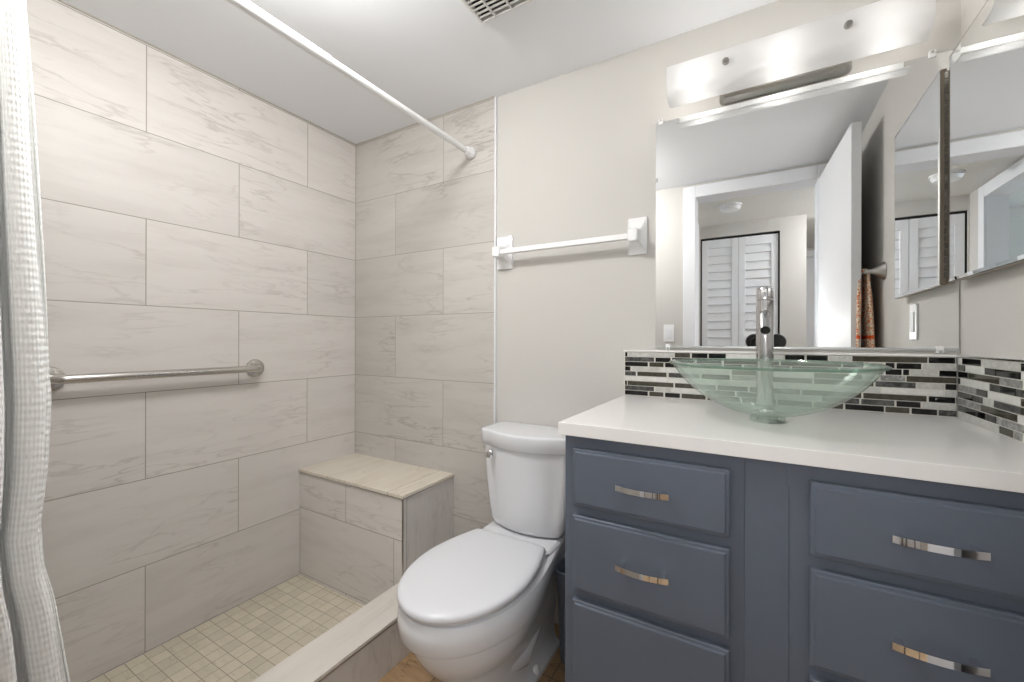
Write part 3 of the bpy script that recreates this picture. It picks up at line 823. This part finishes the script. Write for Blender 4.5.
# filler stile with fine grooves
box('filler_panel', -0.021, 0.0525, VYF - 0.0012, VYF, 0.09, 0.8835, M['vanity'], van, bev=0.0008, seg=1)
def drawer(x0, x1, z0, z1, hz):
    bm = bmesh.new()
    Y0 = VYF - 0.0005; t1, t2 = 0.0135, 0.019
    def ring(i, y): return [(x0 + i, y, z0 + i), (x1 - i, y, z0 + i), (x1 - i, y, z1 - i), (x0 + i, y, z1 - i)]
    add_loft(bm, [ring(0, Y0), ring(0, Y0 - t1), ring(0.0015, Y0 - t1 - 0.0015), ring(0.0065, Y0 - t1 - 0.0018), ring(0.0078, Y0 - t2 + 0.0008), ring(0.009, Y0 - t2)])
    d = link('drawer', bm, M['vanity'], van)
    cx_ = (x0 + x1) / 2; yf = Y0 - t2
    n = 14; rings = []
    L_ = 0.0555
    for k in range(n + 1):
        t_ = -1 + 2 * k / n
        yo = yf - 0.019 - 0.009 * (1 - t_ * t_)
        rings.append([(cx_ + t_ * L_, yo - 0.0025, hz - 0.006), (cx_ + t_ * L_, yo + 0.0025, hz - 0.006), (cx_ + t_ * L_, yo + 0.0025, hz + 0.006), (cx_ + t_ * L_, yo - 0.0025, hz + 0.006)])
    bm = bmesh.new(); add_loft(bm, rings)
    for s in (-1, 1):
        add_box(bm, cx_ + s * 0.044 - 0.0045, cx_ + s * 0.044 + 0.0045, yf - 0.021, yf, hz - 0.0045, hz + 0.0045)
    h_ = link('drawer_handle', bm, M['chrome'], d); smooth_by_angle(h_, 30)
    return d
for x0, x1 in ((-0.377, -0.046), (0.084, 0.409)):
    drawer(x0, x1, 0.720, 0.854, 0.787)
    drawer(x0, x1, 0.519, 0.696, 0.613)
    drawer(x0, x1, 0.125, 0.497, 0.320)
settle(van)
# countertop
cto = box('countertop', -0.410, XR - 0.0005, 0.917, YB - 0.0005, 0.8845, ZCT, M['quartz'], bev=0.0015)
tag(cto, 'white quartz countertop on top of the slate-blue vanity', 'countertop')

# ------------------------------------------------------------------ mosaic backsplashes
ZS0, RH, NR = 0.9155, 0.01695, 9
f_, th_ = 418.0, R(30.4); c_t, s_t = math.cos(th_), math.sin(th_)
def xb_of(u):                       # position along the back wall for a measured column
    t_ = (u - 512) / f_; return YB * (t_ * c_t - s_t) / (c_t + t_ * s_t)
def yr_of(u):                       # position along the right wall
    t_ = (u - 512) / f_; return XR * (c_t + t_ * s_t) / (t_ * c_t - s_t)
rows_back = [
    [('k', 625.7, 628), ('l', 629, 674), ('o', 675.2, 690.4), ('k', 692, 707.7), ('k', 709, 726), ('w', 727.5, 757), ('w', 758.5, 784), ('k', 785, 804.5), ('k', 806.5, 827.6), ('l', 829, 850.5), ('o', 852, 926.5), ('k', 928, 954.4), ('k', 956, 960)],
    [('d', 625.7, 654.5), ('k', 656, 671), ('k', 672.5, 695), ('d', 697, 722), ('o', 724, 779), ('o', 781, 841), ('k', 842.5, 863), ('l', 865, 883), ('k', 885, 894), ('k', 896, 920.6), ('l', 922, 960)],
    [('k', 625.7, 648.4), ('o', 650, 664), ('k', 665.6, 688), ('o', 690, 722), ('k', 724, 742), ('d', 744, 790), ('k', 792, 838), ('d', 840, 883), ('k', 885, 901), ('k', 902.5, 908.5), ('l', 910, 937), ('k', 938.5, 960)],
    [('k', 625.7, 631), ('l', 633, 660), ('w', 662, 690), ('l', 692, 730), ('o', 732, 766), ('w', 768, 812), ('o', 814, 862), ('l', 864, 878), ('g', 880, 904.6), ('o', 906, 960)],
    [('d', 625.7, 636.5), ('o', 638, 667), ('d', 669, 700), ('k', 702, 730), ('g', 732, 770), ('d', 772, 812), ('o', 814, 873), ('d', 875, 915), ('l', 916.5, 943), ('k', 944.5, 960)],
    [('w', 625.7, 668), ('w', 670, 715), ('l', 717, 772), ('w', 774, 830), ('l', 832, 880), ('w', 882, 942), ('l', 944, 960)],
    [('k', 625.7, 627.6), ('o', 628.4, 674), ('o', 675.5, 716), ('k', 718, 748), ('d', 750, 800), ('o', 802, 861), ('o', 863, 926), ('k', 928, 954.4), ('k', 956, 960)],
    [('d', 625.7, 654.5), ('l', 656, 671), ('w', 673, 705), ('k', 707, 735), ('d', 737, 775), ('l', 777, 820), ('d', 822, 859), ('d', 861, 894), ('k', 896, 920), ('l', 922, 960)],
    [('k', 625.7, 648.4), ('o', 650, 664), ('k', 665.6, 680.5), ('o', 682, 706), ('k', 708, 740), ('d', 742, 776), ('k', 778, 812), ('o', 814, 843), ('k', 845, 883.6), ('o', 885, 909), ('k', 911, 936.5), ('d', 938, 960)],
]
K = 1 / 5.68
def q_(a): return 880 + a * K
rows_right = [
    [('w', 466, 488), ('k', 490, 597), ('l', 600, 830)],
    [('d', 467, 505), ('w', 510, 619), ('k', 622, 685), ('k', 690, 830)],
    [('k', 467, 520), ('o', 526, 703), ('g', 707, 785), ('g', 789, 840)],
    [('k', 467, 477), ('w', 480, 646), ('d', 650, 714), ('k', 719, 800), ('d', 804, 840)],
    [('g', 467, 571), ('k', 575, 635), ('w', 639, 830)],
    [('k', 467, 548), ('d', 552, 607), ('l', 611, 672), ('d', 676, 830)],
    [('g', 467, 596), ('o', 600, 810), ('w', 814, 850)],
    [('d', 467, 508), ('k', 512, 622), ('d', 626, 686), ('g', 690, 840)],
    [('l', 467, 704), ('o', 708, 783), ('g', 787, 840)],
]
keys = ['w', 'k', 'o', 'd', 'g', 'l']
def splash(rows, kind):
    bm = bmesh.new()
    if kind == 'back': add_box(bm, -0.412, XR - 0.008, YB - 0.006, YB - 0.0005, ZS0 - 0.001, ZS0 + NR * RH + 0.001, mi=6)
    else: add_box(bm, XR - 0.006, XR - 0.0005, 0.925, YB - 0.0065, ZS0 - 0.001, ZS0 + NR * RH + 0.001, mi=6)
    for r_, row in enumerate(rows):
        z1 = ZS0 + (NR - r_) * RH - 0.0011; z0 = z1 - RH + 0.0022
        if kind == 'back':
            for k, u0, u1 in row:
                x0, x1 = xb_of(u0), xb_of(u1) - 0.0004
                add_box(bm, x0, min(x1, XR - 0.0085), YB - 0.0075, YB - 0.005, z0, z1, 0.0004, 1, keys.index(k))
        else:
            last = 1.49
            for k, a0, a1 in row:
                y1, y0 = yr_of(q_(a0)), yr_of(q_(a1))
                y1 = min(y1, YB - 0.0085)
                add_box(bm, XR - 0.0075, XR - 0.005, y0, y1, z0, z1, 0.0004, 1, keys.index(k)); last = y0
            while last > 0.95:
                ln = random.choice([0.02, 0.035, 0.05, 0.08]); y1 = last - 0.002; y0 = max(0.927, y1 - ln)
                add_box(bm, XR - 0.0075, XR - 0.005, y0, y1, z0, z1, 0.0004, 1, random.randrange(6)); last = y0
    return bm
MS = [MOS[k] for k in keys] + [M['grout']]
bs = thing('mosaic_backsplash', 'strip mosaic backsplash of black, grey and white tiles under the big wall mirror', 'backsplash', (0.02, YB, ZS0))
link('mosaic_tiles', splash(rows_back, 'back'), None, bs, mats=MS)
box('top_trim', -0.413, XR - 0.009, YB - 0.010, YB - 0.0005, ZS0 + NR * RH + 0.0012, ZS0 + NR * RH + 0.0075, M['quartz'], bs, bev=0.001)
settle(bs)
bs2 = thing('mosaic_backsplash', 'strip mosaic backsplash on the right side wall, below the mirrored medicine cabinet', 'backsplash', (XR, 1.2, ZS0))
link('mosaic_tiles', splash(rows_right, 'right'), None, bs2, mats=MS)
box('top_trim', XR - 0.009, XR - 0.0005, 0.925, YB - 0.0105, ZS0 + NR * RH + 0.0012, ZS0 + NR * RH + 0.0065, M['chrome'], bs2, bev=0.001)
settle(bs2)

# ------------------------------------------------------------------ wall mirror
mi_ = thing('wall_mirror', 'large frameless wall mirror over the backsplash and glass sink', 'mirror', (0.07, YB, 1.088))
MX0, MX1, MZ0, MZ1 = -0.303, XR - 0.004, 1.088, 1.857
bm = bmesh.new(); add_box(bm, MX0, MX1, YB - 0.005, YB - 0.0005, MZ0, MZ1)
for f in bm.faces: f.material_index = 0 if f.calc_center_median().y < YB - 0.0045 else 1
link('mirror_glass', bm, None, mi_, mats=[M['mirror'], M['mirror_edge']])
for x, z, s in ((-0.287, MZ1, 1), (0.392, MZ1, 1), (-0.262, MZ0, -1), (0.408, MZ0, -1)):
    bm = bmesh.new()
    add_box(bm, x - 0.007, x + 0.007, YB - 0.0095, YB - 0.0055, min(z - s * 0.008, z + s * 0.004), max(z - s * 0.008, z + s * 0.004), 0.001)
    add_box(bm, x - 0.007, x + 0.007, YB - 0.0095, YB - 0.0006, min(z + s * 0.001, z + s * 0.010), max(z + s * 0.001, z + s * 0.010), 0.001)
    cp = link('mirror_clip', bm, M['white_plastic'], mi_)
    lathe('clip_screw', [(0, -0.0115), (0.0025, -0.0115), (0.0028, -0.0095), (0, -0.0095)], (x, YB, z + s * 0.006), M['nickel'], cp, 'Y', 12)
bm = bmesh.new(); add_box(bm, MX0 - 0.001, MX0 + 0.006, YB - 0.0085, YB - 0.0055, 1.655, 1.667, 0.001)
link('mirror_clip', bm, M['nickel'], mi_)
box('bottom_channel', MX0, MX1, YB - 0.0075, YB - 0.0055, MZ0 - 0.003, MZ0 + 0.003, M['mirror_edge'], mi_)
settle(mi_)

# ------------------------------------------------------------------ mirrored medicine cabinet on the right wall
mc = thing('medicine_cabinet', 'mirrored medicine cabinet on the right wall beside the big mirror', 'medicine cabinet', (XR, 1.25, 1.257))
bm = bmesh.new(); add_box(bm, XR - 0.018, XR - 0.0005, 1.045, 1.462, 1.262, 1.822, 0.001)
link('cabinet_body', bm, M['bronze'], mc)
x0, x1, y0, y1, z0, z1 = 0.4145, XR - 0.019, 1.04, 1.465, 1.257, 1.827
bm = bmesh.new()
b_ = 0.010
def rg(x, i): return [(x, y0 + i, z0 + i), (x, y1 - i, z0 + i), (x, y1 - i, z1 - i), (x, y0 + i, z1 - i)]
add_loft(bm, [rg(x1, 0), rg(x0 + 0.0016, 0), rg(x0 + 0.0012, 0.0022), rg(x0, b_)])
for f in bm.faces:
    fx = f.calc_center_median().x
    f.material_index = 0 if fx < x0 + 0.0010 else (2 if fx < x0 + 0.0015 else 1)
link('mirror_door', bm, None, mc, mats=[M['mirror'], M['bronze'], mat('dark_metal_edge', srgb(84, 82, 80), 0.4, 0.5)])
bm = bmesh.new()
for k in range(28):
    z = 1.275 + k * 0.0195
    add_box(bm, x1 - 0.004, x1 + 0.003, y1 - 0.0005, y1 + 0.0012, z, z + 0.0165)
link('piano_hinge', bm, M['steel'], mc)
settle(mc)

# ------------------------------------------------------------------ vanity light
vl = thing('vanity_light', 'three-bulb vanity light with a long curved frosted glass shade above the mirror', 'wall lamp', (0.06, YB, 1.9))
GX0, GX1 = -0.246, 0.365
pr = [(1.437, 1.8665), (1.415, 1.8655), (1.395, 1.868), (1.380, 1.875), (1.371, 1.887), (1.367, 1.905), (1.366, 1.935), (1.367, 1.961)]
bm = bmesh.new()
def offs(i, d):
    a = Vector(pr[max(i - 1, 0)]); b = Vector(pr[min(i + 1, len(pr) - 1)]); t_ = (b - a).normalized()
    n = Vector((t_.y, -t_.x)); p = Vector(pr[i]); return p + n * d
loop = [pr[i] for i in range(len(pr))] + [tuple(offs(i, 0.004)) for i in range(len(pr) - 1, -1, -1)]
# keep the thickness on the wall side
if offs(4, 0.004)[0] < pr[4][0]: loop = [pr[i] for i in range(len(pr))] + [tuple(offs(i, -0.004)) for i in range(len(pr) - 1, -1, -1)]
add_loft(bm, [[(x, p[0], p[1]) for p in loop] for x in (GX0, GX1)])
smooth_by_angle(link('glass_shade', bm, M['frosted'], vl), 40)
# metal wall canopy, half round
bm = bmesh.new()
rings = []
cz, rad = 1.899, 0.037
for x, k in ((-0.107, 0.02), (-0.104, 0.55), (-0.098, 0.85), (-0.088, 1.0), (0.208, 1.0), (0.218, 0.85), (0.225, 0.55), (0.229, 0.02)):
    rings.append([(x, YB - 0.001 - 0.036 * k * math.sin(R(a)), cz + rad * (0.6 + 0.4 * k) * math.cos(R(a))) for a in range(0, 181, 15)])
add_loft(bm, rings)
smooth_by_angle(link('wall_canopy', bm, M['nickel'], vl), 50)
for x in (-0.081, 0.200):
    k_ = lathe('shade_knob', [(0, 1.3535), (0.006, 1.3535), (0.0085, 1.356), (0.009, 1.362), (0.009, 1.3665), (0, 1.3665)], (x, 0, 1.922), M['nickel'], vl, 'Y', 24)
    tube('shade_stud', [(x, 1.371, 1.922), (x, 1.466, 1.905)], 0.003, M['nickel'], k_, 10)
for x in (-0.165, 0.060, 0.285):
    so = lathe('bulb_socket', [(0, 1.440), (0.013, 1.440), (0.013, 1.466), (0, 1.466)], (x, 0, 1.915), M['white_plastic'], vl, 'Y', 18)
    lathe('bulb', [(0, 1.398), (0.008, 1.400), (0.0125, 1.406), (0.0135, 1.414), (0.0115, 1.424), (0.009, 1.436), (0, 1.440)], (x, 0, 1.915), M['bulb'], so, 'Y', 20)
bm = bmesh.new(); add_tube(bm, [(-0.185, 1.466, 1.915), (0.305, 1.466, 1.915)], 0.006, 12)
link('lamp_rail', bm, M['white_plastic'], vl)
settle(vl)

# ------------------------------------------------------------------ faucet
FX, FY = 0.019, 1.432
fa = thing('faucet', 'tall chrome vessel faucet standing behind the green glass bowl', 'faucet', (FX, FY, ZCT))
lathe('faucet_body', [(0, ZCT), (0.027, ZCT), (0.027, ZCT + 0.006), (0.0225, ZCT + 0.009), (0.0225, 1.2265), (0.0205, 1.2275), (0.0205, 1.2290), (0, 1.2290)], (FX, FY, 0), M['faucet'], fa, n=40)
lathe('handle_cap', [(0, 1.2290), (0.0225, 1.2290), (0.0228, 1.231), (0.0228, 1.2615), (0.0215, 1.264), (0, 1.264)], (FX, FY, 0), M['faucet'], fa, n=40)
sp = tube('spout', [(FX, FY - 0.005, 1.192), (FX, FY - 0.040, 1.176), (FX, FY - 0.075, 1.157), (FX, FY - 0.105, 1.138)], 0.0130, M['faucet'], fa, 24)
d_ = Vector((0, -0.030, -0.019)).normalized(); e0 = Vector((FX, FY - 0.105, 1.138))
tube('spout_outlet', [e0 + d_ * 0.0001, e0 + d_ * 0.0012], [0.0115, 0.0115], M['black'], sp, 24)  # black disc paints the shade inside the open spout end
tube('handle_screw', [(FX, FY - 0.020, 1.253), (FX, FY - 0.0245, 1.253)], 0.0045, M['nickel'], fa, 16)
settle(fa)

# ------------------------------------------------------------------ glass vessel sink
SX, SY = 0.0215, 1.190
sk = thing('vessel_sink', 'clear green glass vessel sink bowl on the white countertop', 'sink', (SX, SY, ZCT))
RO, DP, TH = 0.2165, 0.124, 0.007
zr = ZCT + 0.010 + DP + 0.003
rs = (RO * RO + DP * DP) / (2 * DP); zc_ = zr - DP + rs
prof_o = []; amax = math.asin(RO / rs)
for k in range(26):
    a = amax * k / 25; prof_o.append((rs * math.sin(a), zc_ - rs * math.cos(a)))
ri = rs - TH; prof_i = []
amax2 = math.acos((zc_ - zr) / ri)
for k in range(25, -1, -1):
    a = amax2 * k / 25; prof_i.append((ri * math.sin(a), zc_ - ri * math.cos(a)))
rim = [(RO + 0.004, zr - 0.001), (RO + 0.006, zr + 0.003), (RO + 0.003, zr + 0.0065), (RO - 0.006, zr + 0.006)]
lathe('glass_bowl', prof_o + rim + prof_i, (SX, SY, 0), M['bowl_glass'], sk, n=96, ang=60)
lathe('glass_rim', [(RO + 0.0045, zr - 0.0015), (RO + 0.0075, zr + 0.001), (RO + 0.0080, zr + 0.0035), (RO + 0.0045, zr + 0.0045), (RO + 0.0065, zr + 0.003)], (SX, SY, 0), M['rim_glass'], sk, n=96, ang=60, closed=True)
lathe('mounting_ring', [(0.022, ZCT), (0.038, ZCT), (0.037, ZCT + 0.010), (0.030, ZCT + 0.0145), (0.022, ZCT + 0.0145)], (SX, SY, 0), M['bowl_glass'], sk, closed=True)
lathe('drain', [(0, zr - DP + TH + 0.0005), (0.030, zr - DP + TH + 0.0025), (0.031, zr - DP + TH + 0.0045), (0.018, zr - DP + TH + 0.006), (0.016, zr - DP + TH + 0.010), (0, zr - DP + TH + 0.011)], (SX, SY, 0), M['chrome'], sk, n=32)
settle(sk)

# ------------------------------------------------------------------ things on the other walls, seen in the mirror
def plate(name, label, origin, normal, group=None):
    t = thing(name, label, 'light switch', origin)
    # modelled facing +Y, then turned
    bm = bmesh.new(); add_box(bm, -0.035, 0.035, 0, 0.005, -0.058, 0.058, 0.0015)
    a = link('cover_plate', bm, M['white_plastic'], t)
    bm = bmesh.new(); add_box(bm, -0.0165, 0.0165, 0.005, 0.008, -0.033, 0.033, 0.001)
    b = link('rocker', bm, M['white_trim'], t)
    t.rotation_euler = (0, 0, R(normal)); return t
plate('light_switch', 'white rocker light switch left of the doorway, seen in the left edge of the mirror', (-0.517, YF + 0.0005, 1.158), 0)
plate('light_switch', 'white rocker switch plate on the right wall below the medicine cabinet, seen in the mirror', (XR - 0.0005, 1.136, 1.172), 90)

tr_ = thing('towel_holder', 'brushed nickel towel bar with a flared post on the right wall, seen in the mirror', 'towel bar', (XR, 0.5, 1.395))
for y in (0.757, 0.20):
    lathe('bar_post', [(0, XR - 0.0005), (0.036, XR - 0.0005), (0.036, XR - 0.003), (0.028, XR - 0.012), (0.016, XR - 0.028), (0.0095, XR - 0.042), (0.0085, XR - 0.056), (0.010, XR - 0.062), (0.009, XR - 0.067), (0, XR - 0.069)], (0, y, 1.395), M['nickel'], tr_, 'X', 28)
tube('bar', [(XR - 0.056, 0.20, 1.395), (XR - 0.056, 0.757, 1.395)], 0.007, M['nickel'], tr_, 16)
settle(tr_)
tw = bmesh.new()
# draped cloth: front and back fall, soft folds, hanging over the bar near the post
ny, nz = 24, 30
pth = []
xb_ = XR - 0.056
for k in range(nz + 1): pth.append((xb_ - 0.016 - 0.012 * (1 - k / nz), 1.04 + (1.385 - 1.04) * k / nz))
for k in range(1, 8): a = R(180 - 180 * k / 8); pth.append((xb_ + 0.0145 * math.cos(a), 1.387 + 0.0235 * math.sin(a)))
for k in range(nz + 1): pth.append((xb_ + 0.014 + 0.010 * (k / nz), 1.385 - (1.385 - 1.02) * k / nz))
vv = []
for i in range(ny + 1):
    y = 0.54 + 0.190 * i / ny; row = []
    for x, z in pth:
        w_ = min(1, max(0, (1.39 - z) / 0.1)) * 0.006 * math.sin(i * 0.9 + z * 6)
        row.append(tw.verts.new((x + w_, y - 0.022 * max(0, z - 1.3) / 0.1 * (1 if i > ny / 2 else -1), z)))
    vv.append(row)
for i in range(ny):
    for j in range(len(pth) - 1): tw.faces.new((vv[i][j], vv[i + 1][j], vv[i + 1][j + 1], vv[i][j + 1]))
two = link('hand_towel', tw, M['towel'], None, smooth=True)
md = two.modifiers.new('thickness', 'SOLIDIFY'); md.thickness = 0.010; md.offset = 0
tag(two, 'orange and cream patterned hand towel hanging on the right wall, seen in the mirror', 'towel')

# photographer's camera on its tripod, seen in the mirror behind the faucet
pc = thing('tripod_camera', 'black camera on a tripod in the doorway, seen in the mirror behind the faucet', 'camera', (0, -0.075, 0))
bm = bmesh.new(); add_box(bm, -0.040, 0.130, -0.115, -0.060, 1.035, 1.135, 0.022, 4); add_lathe(bm, [(0, -0.125), (0.045, -0.125), (0.05, -0.11), (0.05, -0.065), (0.045, -0.05), (0, -0.05)], (-0.015, 0, 1.102), 'Y', 24); add_lathe(bm, [(0, -0.125), (0.045, -0.125), (0.05, -0.11), (0.05, -0.065), (0.045, -0.05), (0, -0.05)], (0.105, 0, 1.102), 'Y', 24)
smooth_by_angle(link('camera_body', bm, M['black'], pc), 50)
lathe('lens', [(0, -0.060), (0.036, -0.060), (0.038, -0.040), (0.036, -0.018), (0.030, -0.018), (0.028, -0.030), (0, -0.032)], (0, 0, 1.095), M['black'], pc, 'Y', 28)
fb = bmesh.new(); add_box(fb, 0.018, 0.072, -0.105, -0.065, 1.1505, 1.205, 0.004, 2)  # flash head added to the camera as a fill source
fo = link('added_fill_flash', fb, M['black'], pc)
box('fill_flash_window', 0.022, 0.068, -0.0648, -0.0635, 1.166, 1.200, M['flash'], fo)
tube('tripod_column', [(0, -0.09, 0.62), (0, -0.09, 1.036)], 0.014, M['black'], pc)
for a in (90, 210, 330):
    tube('tripod_leg', [(0.02 * math.cos(R(a)), -0.09 + 0.02 * math.sin(R(a)), 0.84), (0.21 * math.cos(R(a)), -0.09 + 0.21 * math.sin(R(a)), 0.008)], [0.013, 0.008], M['black'], pc, 12)
settle(pc)
